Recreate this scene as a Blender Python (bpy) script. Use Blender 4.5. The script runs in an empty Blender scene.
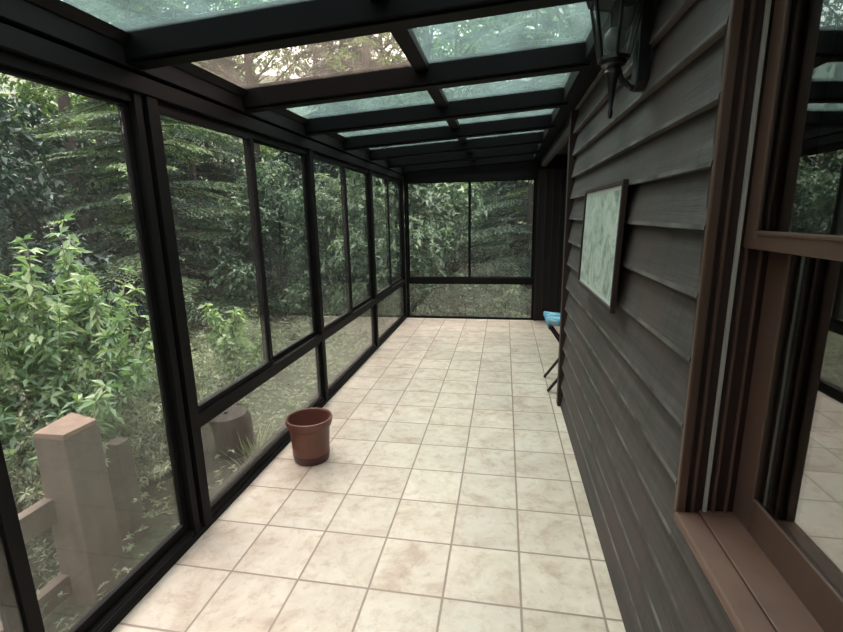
import bpy, bmesh, math, random
import numpy as np
from mathutils import Vector, Matrix, noise

# ------------------------------------------------------------------ camera
SC = bpy.context.scene
C = SC.collection
f_px, yaw, pitch, roll = 458.755, 0.179191, -0.2149, -0.019446
CAM = Vector((-0.0965, -2.23746, 1.552))
fw = Vector((-math.sin(yaw)*math.cos(pitch), math.cos(yaw)*math.cos(pitch), math.sin(pitch)))
rt = Vector((math.cos(yaw), math.sin(yaw), 0))
up = rt.cross(fw)
r2 = math.cos(roll)*rt + math.sin(roll)*up
u2 = -math.sin(roll)*rt + math.cos(roll)*up
cd = bpy.data.cameras.new('camera')
cam = bpy.data.objects.new('camera', cd); C.objects.link(cam)
cam.matrix_world = Matrix(((r2.x, u2.x, -fw.x, CAM.x), (r2.y, u2.y, -fw.y, CAM.y), (r2.z, u2.z, -fw.z, CAM.z), (0, 0, 0, 1)))
cd.sensor_fit = 'HORIZONTAL'; cd.sensor_width = 36; cd.lens = 36*f_px/843
cd.clip_start = 0.02; cd.clip_end = 400
SC.camera = cam
# ------------------------------------------------------------------ light
w = bpy.data.worlds.new('overcast'); SC.world = w; w.use_nodes = True
nt = w.node_tree; nt.nodes.clear()
wo = nt.nodes.new('ShaderNodeOutputWorld'); bg = nt.nodes.new('ShaderNodeBackground')
tc = nt.nodes.new('ShaderNodeTexCoord'); sx = nt.nodes.new('ShaderNodeSeparateXYZ'); cr = nt.nodes.new('ShaderNodeValToRGB')
nt.links.new(tc.outputs['Generated'], sx.inputs[0]); nt.links.new(sx.outputs['Z'], cr.inputs[0])
cr.color_ramp.elements[0].position = 0.0; cr.color_ramp.elements[0].color = (0.50, 0.49, 0.44, 1)
cr.color_ramp.elements[1].position = 0.7; cr.color_ramp.elements[1].color = (1.12, 0.93, 0.98, 1)
nt.links.new(cr.outputs[0], bg.inputs[0]); bg.inputs[1].default_value = 1.0
nt.links.new(bg.outputs[0], wo.inputs[0])
# weak veiled sun through thin cloud, from high on the garden side
sd = bpy.data.lights.new('veiled_sun', 'SUN'); sd.energy = 1.5; sd.angle = math.radians(50); sd.color = (1.0, 0.92, 0.86)
so = bpy.data.objects.new('veiled_sun', sd); C.objects.link(so)
so.rotation_euler = Vector((0.45, -0.40, -0.9)).to_track_quat('-Z', 'Y').to_euler()
SC.view_settings.view_transform = 'Standard'; SC.view_settings.look = 'None'
SC.view_settings.gamma = 1; SC.view_settings.use_curve_mapping = False
SC.view_settings.exposure = 2.9
try:
    SC.cycles.use_denoising = True
    SC.cycles.max_bounces = 10; SC.cycles.transparent_max_bounces = 24
    SC.cycles.caustics_reflective = False; SC.cycles.caustics_refractive = False
except Exception: pass

# ------------------------------------------------------------------ helpers
def new_obj(name, me, parent=None):
    o = bpy.data.objects.new(name, me); C.objects.link(o)
    if parent is not None: o.parent = parent
    return o

class MB:
    """collects shapes; build() links them as ONE mesh"""
    def __init__(s): s.v = []; s.f = []; s.sm = []; s.mi = []; s.cur = 0
    def add(s, vs, fs, smooth=False):
        b = len(s.v); s.v += [tuple(v) for v in vs]
        for f in fs: s.f.append([b+i for i in f]); s.sm.append(smooth); s.mi.append(s.cur)
        return s
    def box(s, x0, x1, y0, y1, z0, z1):
        vs = [(x, y, z) for x in (x0, x1) for y in (y0, y1) for z in (z0, z1)]
        return s.add(vs, [(0,1,3,2), (4,6,7,5), (0,4,5,1), (2,3,7,6), (0,2,6,4), (1,5,7,3)])
    def prism(s, pts, ax, a0, a1):
        """polygon (2D) extruded along ax; pts in the two other axes in order"""
        n = len(pts); vs = []
        for a in (a0, a1):
            for p in pts:
                q = list(p); q.insert(ax, a); vs.append(tuple(q))
        fs = [tuple(range(n))[::-1], tuple(range(n, 2*n))] + [(i, (i+1) % n, n+(i+1) % n, n+i) for i in range(n)]
        return s.add(vs, fs)
    def bar(s, p, q, w, t, upv=(0, 0, 1)):
        p, q = Vector(p), Vector(q); d = (q-p).normalized(); a = d.cross(Vector(upv))
        if a.length < 1e-4: a = d.cross(Vector((0, 1, 0)))
        a.normalize(); b = a.cross(d)
        vs = [e + a*sx*w/2 + b*sy*t/2 for e in (p, q) for sx, sy in ((-1,-1), (1,-1), (1,1), (-1,1))]
        return s.add(vs, [(3,2,1,0), (4,5,6,7), (0,1,5,4), (1,2,6,5), (2,3,7,6), (3,0,4,7)])
    def tube(s, pts, rad, n=8, cap=True):
        pts = [Vector(p) for p in pts]; k = len(pts)
        if not hasattr(rad, '__len__'): rad = [rad]*k
        ref = None; vs = []
        for i, p in enumerate(pts):
            d = (pts[min(i+1, k-1)]-pts[max(i-1, 0)]).normalized()
            if ref is None:
                ref = d.cross(Vector((0.3, 0.1, 1)) if abs(d.z) < .9 else Vector((1, 0, 0))).normalized()
            a = (ref - d*ref.dot(d)).normalized(); ref = a; b = d.cross(a)
            for j in range(n):
                t = 2*math.pi*j/n; vs.append(p + (a*math.cos(t)+b*math.sin(t))*rad[i])
        fs = [(i*n+j, i*n+(j+1) % n, (i+1)*n+(j+1) % n, (i+1)*n+j) for i in range(k-1) for j in range(n)]
        if cap: fs += [tuple(range(n))[::-1], tuple(range((k-1)*n, k*n))]
        return s.add(vs, fs, True)
    def lathe(s, prof, c=(0, 0, 0), n=32, closed=False):
        vs = []; k = len(prof)
        for r, z in prof:
            for j in range(n):
                t = 2*math.pi*j/n; vs.append((c[0]+r*math.cos(t), c[1]+r*math.sin(t), c[2]+z))
        m = k if closed else k-1
        fs = [(i*n+j, i*n+(j+1) % n, ((i+1) % k)*n+(j+1) % n, ((i+1) % k)*n+j) for i in range(m) for j in range(n)]
        if not closed: fs += [tuple(range(n))[::-1], tuple(range((k-1)*n, k*n))]
        return s.add(vs, fs, True)
    def build(s, name, mats, parent=None, bevel=0, kind=None):
        me = bpy.data.meshes.new(name); me.from_pydata(s.v, [], s.f)
        me.polygons.foreach_set('use_smooth', s.sm)
        if not isinstance(mats, (list, tuple)): mats = [mats]
        for m in mats: me.materials.append(m)
        me.polygons.foreach_set('material_index', s.mi)
        bm = bmesh.new(); bm.from_mesh(me); bmesh.ops.recalc_face_normals(bm, faces=bm.faces); bm.to_mesh(me); bm.free()
        if any(s.sm):
            try: me.set_sharp_from_angle(angle=math.radians(40))
            except Exception: pass
        o = new_obj(name, me, parent)
        if bevel:
            b = o.modifiers.new('bevel', 'BEVEL'); b.width = bevel; b.segments = 2; b.limit_method = 'ANGLE'
        if kind: o['kind'] = kind
        return o

def tag(o, label=None, cat=None, group=None, kind=None):
    if label: o['label'] = label
    if cat: o['category'] = cat
    if group: o['group'] = group
    if kind: o['kind'] = kind
    return o
def empty(name, loc, rz=0, parent=None):
    o = bpy.data.objects.new(name, None); C.objects.link(o); o.location = loc; o.rotation_euler = (0, 0, rz)
    o.empty_display_size = .1
    if parent: o.parent = parent
    return o
def copy_tree(o, parent=None):
    c = o.copy(); C.objects.link(c)
    if parent is not None: c.parent = parent
    for ch in [x for x in o.children]: copy_tree(ch, c)
    return c

class NT:
    def __init__(s, name):
        s.m = bpy.data.materials.new(name); s.m.use_nodes = True; s.t = s.m.node_tree
        s.t.nodes.clear(); s.out = s.t.nodes.new('ShaderNodeOutputMaterial')
    def n(s, typ, **kw):
        nd = s.t.nodes.new(typ)
        for k, v in kw.items():
            if k.startswith('_'): setattr(nd, k[1:], v)
            else:
                key = k.replace('__', ' ')
                inp = nd.inputs[int(key[1:])] if key[0] == 'i' and key[1:].isdigit() else nd.inputs[key]
                if isinstance(v, bpy.types.NodeSocket): s.t.links.new(v, inp)
                else: inp.default_value = v
        return nd
    def ramp(s, fac, stops):
        r = s.n('ShaderNodeValToRGB', i0=fac); e = r.color_ramp.elements
        while len(e) < len(stops): e.new(0.5)
        for q, (p, c) in zip(e, stops): q.position = p; q.color = (*c, 1) if len(c) == 3 else c
        return r.outputs[0]
    def mix(s, fac, a, b, bt='MIX'):
        m = s.n('ShaderNodeMix', _data_type='RGBA', _blend_type=bt)
        for i, v in ((0, fac), (6, a), (7, b)):
            if isinstance(v, bpy.types.NodeSocket): s.t.links.new(v, m.inputs[i])
            else: m.inputs[i].default_value = v if i == 0 else (*v, 1)
        return m.outputs[2]
    def math(s, op, a, b=0.0, c=None):
        kw = dict(i0=a, i1=b)
        if c is not None: kw['i2'] = c
        return s.n('ShaderNodeMath', _operation=op, **kw).outputs[0]
    def fin(s, sh): s.t.links.new(sh, s.out.inputs[0]); return s.m
def c4(c): return (*c, 1)

def simple(name, col, rough=.5, var=.15, scale=6, bump=0.0, metallic=0, stretch=(1, 1, 1), bscale=40, spec=.5):
    t = NT(name); tc = t.n('ShaderNodeTexCoord').outputs['Object']
    mp = t.n('ShaderNodeMapping', Vector=tc, Scale=stretch).outputs[0]
    nz = t.n('ShaderNodeTexNoise', Vector=mp, Scale=scale, Detail=5).outputs[0]
    c = t.ramp(nz, [(.3, tuple(x*(1-var) for x in col)), (.7, tuple(min(1, x*(1+var)) for x in col))])
    b = t.n('ShaderNodeBsdfPrincipled', **{'Base__Color': c, 'Roughness': rough, 'Metallic': metallic, 'Specular IOR Level': spec})
    if bump:
        n2 = t.n('ShaderNodeTexNoise', Vector=mp, Scale=bscale, Detail=4).outputs[0]
        bp = t.n('ShaderNodeBump', Strength=bump, Distance=.003, Height=n2).outputs[0]
        t.t.links.new(bp, b.inputs['Normal'])
    return t.fin(b.outputs[0])

M = {}
M['frame'] = simple('dark_bronze_frame', (.0042, .0038, .0039), .6, .2, 5, .1, spec=.15)
M['rafter'] = simple('dark_bronze_rafter', (.0020, .0021, .0025), .6, .2, 5, .1, spec=.09)
M['gasket'] = simple('black_gasket', (.002, .002, .002), .6, .2)
M['brown'] = simple('brown_window_paint', (.086, .047, .035), .5, .16, 9, .25, stretch=(1, 1, .15))
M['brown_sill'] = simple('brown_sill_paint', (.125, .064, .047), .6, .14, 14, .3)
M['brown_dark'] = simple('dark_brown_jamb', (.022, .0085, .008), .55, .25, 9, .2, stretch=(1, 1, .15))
M['trim'] = simple('reddish_brown_trim', (.024, .011, .010), .6, .2, 9, .2, stretch=(1, 1, .2))
M['white'] = simple('white_vinyl', (.42, .41, .38), .5, .08, 9)
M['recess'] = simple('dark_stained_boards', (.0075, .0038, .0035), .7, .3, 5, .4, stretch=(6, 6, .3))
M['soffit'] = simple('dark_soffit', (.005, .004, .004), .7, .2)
M['black_metal'] = simple('black_lantern_paint', (.0022, .0022, .0026), .4, .2, 8, .2)
M['bulb'] = simple('frosted_bulb', (.20, .20, .21), .35, .03)
M['bark'] = simple('tree_bark', (.042, .036, .030), .9, .45, 5, .8, stretch=(4, 4, .6))
M['pale_bark'] = simple('pale_stems', (.16, .13, .09), .9, .3, 12, .5)

def glass_mat(name, tint, refl, dirt, dirt_col, ior=1.5, dscale=3.0, drip=(1, 1, 1), thr=.35):
    """thin pane: see-through, mirror reflection by Fresnel, and a patchy dirt film"""
    t = NT(name); tc = t.n('ShaderNodeTexCoord').outputs['Object']
    tr = t.n('ShaderNodeBsdfTransparent', Color=c4(tint)).outputs[0]
    gl = t.n('ShaderNodeBsdfGlossy', Color=(1, 1, 1, 1), Roughness=0.006).outputs[0]
    g = t.n('ShaderNodeNewGeometry')
    dt = t.n('ShaderNodeVectorMath', _operation='DOT_PRODUCT', i0=g.outputs['Normal'], i1=g.outputs['Incoming']).outputs['Value']
    sch = t.math('POWER', t.math('SUBTRACT', 1., t.math('ABSOLUTE', dt)), 5.)
    fr2 = t.math('MINIMUM', t.math('MULTIPLY_ADD', sch, .93-refl, .04+refl), .97)     # Schlick, same from both sides
    a = t.n('ShaderNodeMixShader', i0=fr2, i1=tr, i2=gl).outputs[0]
    if dirt > 0:
        mp = t.n('ShaderNodeMapping', Vector=tc, Scale=drip).outputs[0]
        nz = t.n('ShaderNodeTexNoise', Vector=mp, Scale=dscale, Detail=8, Roughness=.65).outputs[0]
        fac = t.n('ShaderNodeMapRange', Value=nz, From__Min=thr, From__Max=.75, To__Min=dirt*.35, To__Max=dirt).outputs[0]
        df = t.n('ShaderNodeBsdfDiffuse', Color=c4(dirt_col)).outputs[0]
        tl = t.n('ShaderNodeBsdfTranslucent', Color=c4(dirt_col)).outputs[0]
        d = t.n('ShaderNodeMixShader', i0=.5, i1=df, i2=tl).outputs[0]
        a = t.n('ShaderNodeMixShader', i0=fac, i1=a, i2=d).outputs[0]
    return t.fin(a)
M['glass'] = glass_mat('clear_porch_glass', (.96, .985, .97), .0, .03, (.55, .58, .54))
M['glass_low'] = glass_mat('milky_lower_glass', (.95, .97, .95), .01, .09, (.55, .57, .50))  # thicker pale film than on the upper panes
M['screen_glass'] = glass_mat('screened_glass', (.84, .88, .86), .0, .04, (.45, .50, .48))
M['roof_glass'] = glass_mat('teal_roof_glass', (.80, .92, .90), .0, .36, (.26, .37, .355), dscale=2.2, drip=(2.5, .8, 1))
M['roof_clear'] = glass_mat('clear_roof_glass', (.90, .89, .85), .0, .16, (.45, .42, .36), dscale=4, drip=(3, .8, 1))
M['house_glass'] = glass_mat('coated_house_glass', (.62, .64, .62), .22, .0, (.4, .4, .4), ior=1.6)

# floor tile: 0.32 m grid, grout lines on multiples of 0.32 in both directions
def tile_mat():
    t = NT('beige_ceramic_tile'); tc = t.n('ShaderNodeTexCoord').outputs['Object']
    s = t.n('ShaderNodeSeparateXYZ', i0=tc)
    u = t.math('DIVIDE', s.outputs[0], .32); v = t.math('DIVIDE', s.outputs[1], .32)
    def edge(a): return t.math('ABSOLUTE', t.math('SUBTRACT', t.math('FRACT', t.math('ADD', a, 50.5)), .5))
    d = t.math('MINIMUM', edge(u), edge(v))
    wob = t.n('ShaderNodeTexNoise', Vector=tc, Scale=25., Detail=2).outputs[0]
    d = t.math('ADD', d, t.math('MULTIPLY', t.math('SUBTRACT', wob, .5), .008))
    g = t.n('ShaderNodeMapRange', Value=d, From__Min=.010, From__Max=.020, _interpolation_type='SMOOTHSTEP').outputs[0]
    cell = t.n('ShaderNodeCombineXYZ', X=t.math('FLOOR', t.math('ADD', u, 50.)), Y=t.math('FLOOR', t.math('ADD', v, 50.)))
    wn = t.n('ShaderNodeTexWhiteNoise', _noise_dimensions='3D', Vector=cell.outputs[0])
    off = t.n('ShaderNodeVectorMath', _operation='MULTIPLY_ADD', i0=wn.outputs[1], i1=(9., 9., 9.), i2=tc).outputs[0]
    n1 = t.n('ShaderNodeTexNoise', Vector=off, Scale=5.5, Detail=7, Roughness=.62, Distortion=.6).outputs[0]
    n2 = t.n('ShaderNodeTexNoise', Vector=off, Scale=17., Detail=5, Roughness=.7, Distortion=.3).outputs[0]
    base = t.ramp(n1, [(.30, (.44, .335, .26)), (.46, (.56, .475, .39)), (.62, (.625, .55, .465)), (.8, (.54, .515, .46))])
    sp = t.ramp(n2, [(.32, (.66, .56, .49)), (.50, (1, 1, 1))])
    base = t.mix(.55, base, sp, 'MULTIPLY')
    tone = t.math('MULTIPLY_ADD', wn.outputs[0], .14, .90)
    tn = t.n('ShaderNodeCombineXYZ', X=tone, Y=tone, Z=tone).outputs[0]
    base = t.mix(1., base, tn, 'MULTIPLY')
    col = t.mix(g, (.27, .20, .155), base)
    ro = t.n('ShaderNodeMapRange', Value=n2, To__Min=.30, To__Max=.5).outputs[0]
    b = t.n('ShaderNodeBsdfPrincipled', **{'Base__Color': col, 'Roughness': ro})
    h = t.math('ADD', g, t.math('MULTIPLY', n2, .25))
    bp = t.n('ShaderNodeBump', Strength=.5, Distance=.0025, Height=h).outputs[0]
    t.t.links.new(bp, b.inputs['Normal'])
    return t.fin(b.outputs[0])
M['tile'] = tile_mat()

def siding_mat():
    t = NT('weathered_dark_clapboard'); tc = t.n('ShaderNodeTexCoord').outputs['Object']
    mp = t.n('ShaderNodeMapping', Vector=tc, Scale=(4, .35, 9)).outputs[0]
    n1 = t.n('ShaderNodeTexNoise', Vector=mp, Scale=2.6, Detail=8, Roughness=.68, Distortion=.5).outputs[0]
    mp2 = t.n('ShaderNodeMapping', Vector=tc, Scale=(1, 9, .8)).outputs[0]
    n2 = t.n('ShaderNodeTexNoise', Vector=mp2, Scale=2.4, Detail=6, Roughness=.6).outputs[0]
    c = t.ramp(n1, [(.28, (.024, .019, .018)), (.48, (.046, .039, .037)), (.62, (.068, .060, .057)), (.80, (.120, .112, .106))])
    st = t.ramp(n2, [(.3, (.70, .69, .68)), (.6, (1.05, 1.05, 1.05))])
    c = t.mix(.8, c, st, 'MULTIPLY')
    n3 = t.n('ShaderNodeTexNoise', Vector=tc, Scale=1.7, Detail=4).outputs[0]
    red = t.ramp(n3, [(.48, (0, 0, 0)), (.62, (.75, .75, .75))])
    c = t.mix(t.n('ShaderNodeSeparateColor', i0=red).outputs[0], c, (.062, .043, .040))
    b = t.n('ShaderNodeBsdfPrincipled', **{'Base__Color': c, 'Roughness': .72})
    mp3 = t.n('ShaderNodeMapping', Vector=tc, Scale=(4, .8, 30)).outputs[0]
    n4 = t.n('ShaderNodeTexNoise', Vector=mp3, Scale=5, Detail=7, Roughness=.7).outputs[0]
    bp = t.n('ShaderNodeBump', Strength=.55, Distance=.004, Height=n4).outputs[0]
    t.t.links.new(bp, b.inputs['Normal'])
    return t.fin(b.outputs[0])
M['siding'] = siding_mat()

def leaf_mat(name, dark, mid, light, trans=.35, nscale=1.3):
    t = NT(name); g = t.n('ShaderNodeNewGeometry')
    at = t.n('ShaderNodeAttribute', _attribute_name='tone').outputs['Fac']
    oi = t.n('ShaderNodeObjectInfo').outputs['Random']
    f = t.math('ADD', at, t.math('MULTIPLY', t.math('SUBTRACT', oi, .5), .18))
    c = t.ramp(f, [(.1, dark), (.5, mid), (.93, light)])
    d = t.n('ShaderNodeBsdfPrincipled', **{'Base__Color': c, 'Roughness': .48}).outputs[0]
    tl = t.n('ShaderNodeBsdfTranslucent', Color=t.mix(1., c, (1.1, 1.25, .6), 'MULTIPLY')).outputs[0]
    return t.fin(t.n('ShaderNodeMixShader', i0=trans, i1=d, i2=tl).outputs[0])
M['leaf_bright'] = leaf_mat('fresh_green_leaves', (.050, .110, .062), (.16, .29, .165), (.38, .49, .27))
M['leaf_laurel'] = leaf_mat('laurel_leaves', (.022, .052, .036), (.095, .170, .118), (.31, .41, .27), .25)
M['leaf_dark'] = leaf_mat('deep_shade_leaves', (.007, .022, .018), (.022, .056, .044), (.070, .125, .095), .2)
M['leaf_hemlock'] = leaf_mat('hemlock_needles', (.013, .036, .025), (.058, .112, .072), (.27, .37, .21), .25)
M['leaf_canopy'] = leaf_mat('canopy_leaves', (.040, .085, .035), (.10, .18, .07), (.27, .36, .15), .45)
M['herb'] = leaf_mat('pale_herb_leaves', (.062, .090, .062), (.20, .26, .175), (.44, .47, .33), .35)

# ------------------------------------------------------------------ structure: floor and ground
XL, XR, YB, YF = -1.566, .382, 4.62, -3.66
f = MB().box(XL-.09, .50, YF-.05, YB+.05, -.12, 0).box(.50, 1.40, 1.48, YB+.05, -.12, 0).build('floor', M['tile'], kind='structure')
# ------------------------------------------------------------------ glazed walls
ZT0, ZT1, ZH = .552, .632, 2.0
POSTS = [-.355-1.65, -.355, 1.293, 2.943, 4.60]          # far edges of the posts on the long side
POSTS0 = [-3.655]+POSTS
def rail(m, x0, x1, y0, y1, z0, z1): m.box(x0, x1, y0, y1, z0, z1)
# left wall structure
m = MB()
m.box(XL-.075, XL, YF, YB+.06, 0, .030)                  # base channel, stepped
m.box(XL-.075, XL-.012, YF, YB+.06, .030, .055)
m.box(XL-.075, XL-.045, YF, YB+.06, .055, .095)
m.box(XL-.085, XL+.010, YF, YB+.06, 2.062, 2.128)        # header beam
m.box(XL-.085, XL-.018, YF, YB+.06, 2.022, 2.062)
m.box(XL-.085, XL-.022, YF, YB+.06, 2.128, 2.142)
m.box(XL-.095, XL+.022, YF, YB+.06, 2.142, 2.215)        # eave plate
m.prism([(XL-.10, 2.215), (XL+.030, 2.215), (XL+.064, 2.2465), (XL-.10, 2.236)], 1, YF, YB+.06)
for y in POSTS:
    m.box(XL-.070, XL+.002, y-.062, y, .03, 2.06)
for y in POSTS[:2]:                                      # the wide post: two stiles with a groove between
    m.box(XL-.074, XL-.006, y-.124, y-.084, .03, 2.06)
    m.box(XL-.074, XL-.040, y-.090, y-.060, .03, 2.06)
m.build('wall_left', M['frame'], bevel=.002, kind='structure')
def sash_frame(m, ax, a0, a1, z0, z1, d0, d1, st=.030, rl=.030):
    """rectangular ring; ax='y' : lies in plane x, runs along y between a0 and a1"""
    def bx(p0, p1, q0, q1):
        if ax == 'y': m.box(d0, d1, p0, p1, q0, q1)
        else: m.box(p0, p1, d0, d1, q0, q1)
    bx(a0, a0+st, z0, z1); bx(a1-st, a1, z0, z1); bx(a0+st, a1-st, z0, z0+rl); bx(a0+st, a1-st, z1-rl, z1)
def pane(ax, a0, a1, z0, z1, d, mat, parent, th=.005):
    m = MB()
    if ax == 'y': m.box(d-th/2, d+th/2, a0, a1, z0, z1)
    else: m.box(a0, a1, d-th/2, d+th/2, z0, z1)
    return m.build('pane', mat, parent)
wn = [0]
def window(mb):
    wn[0] += 1
    return mb.build('window_%d' % wn[0], M['frame'], bevel=.0015, kind='structure')
# bays with transom
bays = [(-.355, 1.231), (1.293, 2.881), (2.943, 4.538)]
for (y0, y1) in bays:
    m = MB(); m.box(XL-.074, XL, y0, y1, ZT0, ZT1-.018); m.box(XL-.074, XL-.034, y0, y1, ZT1-.018, ZT1)
    win = window(m)
    ym = (y0+y1)/2-.02
    for (a, b, d, gm) in ((y0-.014, ym+.018, XL-.022, 'glass'), (ym-.018, y1, XL-.048, 'screen_glass')):
        s = MB(); sash_frame(s, 'y', a, b, ZT1-.012, ZH+.036, d-.011, d+.011, .036, .026)
        so_ = s.build('sash', M['frame'], win, bevel=.0015)
        pane('y', a+.03, b-.03, ZT1+.005, ZH+.02, d, M[gm], so_)
    s = MB(); sash_frame(s, 'y', y0, y1, .055, ZT0, XL-.044, XL-.020, .018, .022)
    lf = s.build('lower_frame', M['frame'], win)
    pane('y', y0+.015, y1-.015, .07, ZT0-.015, XL-.034, M['glass_low'], lf)
# door bays (full height sliders) near the camera
def slider(y0, y1):
    m = MB(); m.box(XL-.074, XL-.002, y0-.0, y1, .028, .050)
    win = window(m)
    ym = (y0+y1)/2
    for (a, b, d) in ((y0, ym+.045, XL-.024), (ym-.03, y1+.045, XL-.052)):
        s = MB(); sash_frame(s, 'y', a, b, .052, ZH+.056, d-.013, d+.013, .045, .050)
        so_ = s.build('sash', M['frame'], win, bevel=.0015)
        pane('y', a+.05, b-.05, .09, ZH+.03, d, M['glass'], so_)
    return win
slider(-2.005, -.505); slider(-3.655, -2.155)
# back wall (far end)
def end_wall(name, y, sgn, x0, x1, xm):
    """sgn=+1: looks toward +y from inside"""
    a, b = (y, y+.07*sgn) if sgn > 0 else (y-.07, y)
    m = MB()
    m.box(XL, x0, a, b, 0, 2.16); m.box(x1, x1+.055, a, b, 0, 2.16)
    m.box(x0, x1, a, b, 0, .018); m.box(XL-.05, x1+.055, a-.01*sgn if sgn > 0 else a, b if sgn > 0 else b+.01, 2.03, 2.13)
    m.prism([(XL-.09, 2.13), (1.42, 2.13), (1.42, 2.50), (XL-.09, 2.30)], 1, a, b)
    m.build(name, M['frame'], bevel=.002, kind='structure')
    m = MB(); m.box(x0, x1, a, b, ZT0, ZT1)
    win = window(m)
    for (p, q, d, g) in ((x0, xm+.02, y+.022*sgn, 'glass'), (xm-.02, x1, y+.048*sgn, 'screen_glass')):
        s = MB(); sash_frame(s, 'x', p, q, ZT1-.01, 2.040, d-.011, d+.011, .034, .024)
        so_ = s.build('sash', M['frame'], win, bevel=.0015); pane('x', p+.03, q-.03, ZT1+.01, 2.03, d, M[g], so_)
    s = MB(); sash_frame(s, 'x', x0, x1, .012, ZT0, y+.02*sgn-.012, y+.02*sgn+.012, .016, .018)
    lf = s.build('lower_frame', M['frame'], win); pane('x', x0+.01, x1-.01, .04, ZT0-.01, y+.02*sgn, M['glass_low'], lf)
end_wall('wall_back', YB, 1, -1.538, .335, -.60)
end_wall('wall_front', YF, -1, -1.538, .335, -.60)

# ------------------------------------------------------------------ glass roof
Z0R, SL = 2.250, .055
def zr(x): return Z0R+SL*(x-XL)
ceil = MB()
ceil.prism([(.27, zr(.27)-.085), (.42, zr(.42)-.085), (.42, zr(.42)+.05), (.27, zr(.27)+.05)], 1, YF, YB+.06)   # ledger along the house
ceil = ceil.build('ceiling', M['rafter'], bevel=.002, kind='structure')
yr = [-.53+.825*k for k in range(-4, 7)]
for y in yr:
    m = MB()
    y1 = y+.120
    m.prism([(XL-.06, zr(XL-.06)-.090), (.30, zr(.30)-.090), (.30, zr(.30)+.02), (XL-.06, zr(XL-.06)+.02)], 1, y, y1)
    m.prism([(XL-.06, zr(XL-.06)-.100), (.30, zr(.30)-.100), (.30, zr(.30)-.090), (XL-.06, zr(XL-.06)-.090)], 1, y+.02, y1-.02)
    m.build('rafter', M['rafter'], ceil, bevel=.003)
xa, xb = -.562, -.492
for i in range(len(yr)):
    y0 = yr[i]+.120; y1 = yr[i+1] if i+1 < len(yr) else YB+.02
    if y1-y0 < .05: continue
    MB().prism([(xa, zr(xa)-.030), (xb, zr(xb)-.030), (xb, zr(xb)+.012), (xa, zr(xa)+.012)], 1, y0, y1).build('glazing_bar', M['rafter'], ceil)
    for (p, q, mm) in ((XL-.05, xa+.01, 'roof_clear' if i in (4,) else 'roof_glass'), (xb-.01, .29, 'roof_glass')):
        m = MB().prism([(p, zr(p)), (q, zr(q)), (q, zr(q)+.006), (p, zr(p)+.006)], 1, y0-.01, y1+.01)
        m.build('roof_pane', M[mm], ceil)

# ------------------------------------------------------------------ house wall (right)
WY1, WY0, WZ0, WZ1 = -1.012, -1.93, .705, 2.28      # window hole
laps = [2.43, 2.27, 2.112, 1.957, 1.802, 1.654, 1.505, 1.336, 1.168, .985, .818, .655, .495, .335, .170, -.02]
def course(m, y0, y1, zb, zt):
    xo = XR; xi = XR+.033
    xk = XR+.045 if y0 != WY1+.012 else .408
    m.prism([(xo, zb+.004), (xi, zt+.012), (max(xk, xi+.002), zt+.012), (xk, zb)], 1, y0, y1)
    m.cur = 1; m.prism([(xo-.001, zb+.0005), (xo+.0012, zb+.0135), (xo+.008, zb+.0135), (xo+.008, zb+.0005)], 1, y0, y1); m.cur = 0  # paler lip strip: paint wear plus an edge highlight put into the colour
m = MB()
for a, b in zip(laps[1:], laps[:-1]):
    zb, zt = a, b
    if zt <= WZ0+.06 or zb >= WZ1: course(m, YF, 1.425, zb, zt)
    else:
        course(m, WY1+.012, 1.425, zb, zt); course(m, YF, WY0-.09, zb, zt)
        if zb < WZ0:
            xz = XR+.033*(WZ0+.012-zb)/(zt+.012-zb)
            m.prism([(XR, zb+.004), (xz, WZ0+.012), (XR+.045, WZ0+.012), (XR+.045, zb)], 1, WY0-.09, WY1+.012)
m.box(XR+.04, XR+.14, YF, WY0-.08, -.02, 2.46).box(XR+.04, XR+.14, WY1+.041, 1.49, -.02, 2.46)
m.box(XR+.04, XR+.14, WY0-.08, WY1+.041, -.02, WZ0-.03).box(XR+.04, XR+.14, WY0-.08, WY1+.041, WZ1+.04, 2.46)
m.build('wall_right', [M['siding'], simple('worn_highlit_clapboard_lip', (.085, .078, .073), .75, .72, 2.6, .3, stretch=(1, 2.2, 1))], kind='structure')
MB().box(XR-.022, XR+.14, 1.425, 1.505, 0, 2.40).build('trim_1', M['trim'], bevel=.003, kind='structure')
MB().box(XR-.022, XR+.02, 1.505, 3.95, 2.125, 2.190).build('trim_2', M['trim'], bevel=.003, kind='structure')
# above header, recess walls
m = MB(); m.box(XR+.0, XR+.06, 1.505, YB, 2.195, 2.42).box(XR+.06, 1.40, 1.505, YB, 2.34, 2.40)
m.build('wall_upper', M['soffit'], kind='structure')
m = MB(); m.box(1.34, 1.40, 1.39, YB+.07, -.0, 2.5).box(XR+.14, 1.34, 1.39, 1.488, 0, 2.5)
m.build('wall_recess', M['recess'], kind='structure')
m = MB(); m.box(.350, 1.34, YB-.01, YB+.05, 0, 2.15)
for k in range(10):
    x = .365+k*.10; m.box(x, x+.022, YB-.028, YB-.01, 0, 2.15)
m.build('wall_end_panel', M['recess'], kind='structure')
# entry door in the recess
d = MB().box(1.300, 1.335, 2.35, 3.25, .01, 2.05).build('door_1', M['trim'], bevel=.003, kind='structure')
pn = MB()
for (a, b, z0, z1) in ((2.45, 2.77, .2, .9), (2.83, 3.15, .2, .9), (2.45, 2.77, 1.05, 1.9), (2.83, 3.15, 1.05, 1.9)): pn.box(1.288, 1.3, a, b, z0, z1)
pn.build('panel', M['trim'], d, bevel=.004)
MB().tube([(1.30, 2.42, 1.0), (1.25, 2.42, 1.0)], .012).tube([(1.25, 2.42, 1.0), (1.25, 2.53, 1.0)], .010).build('door_handle', M['black_metal'], d)

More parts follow.
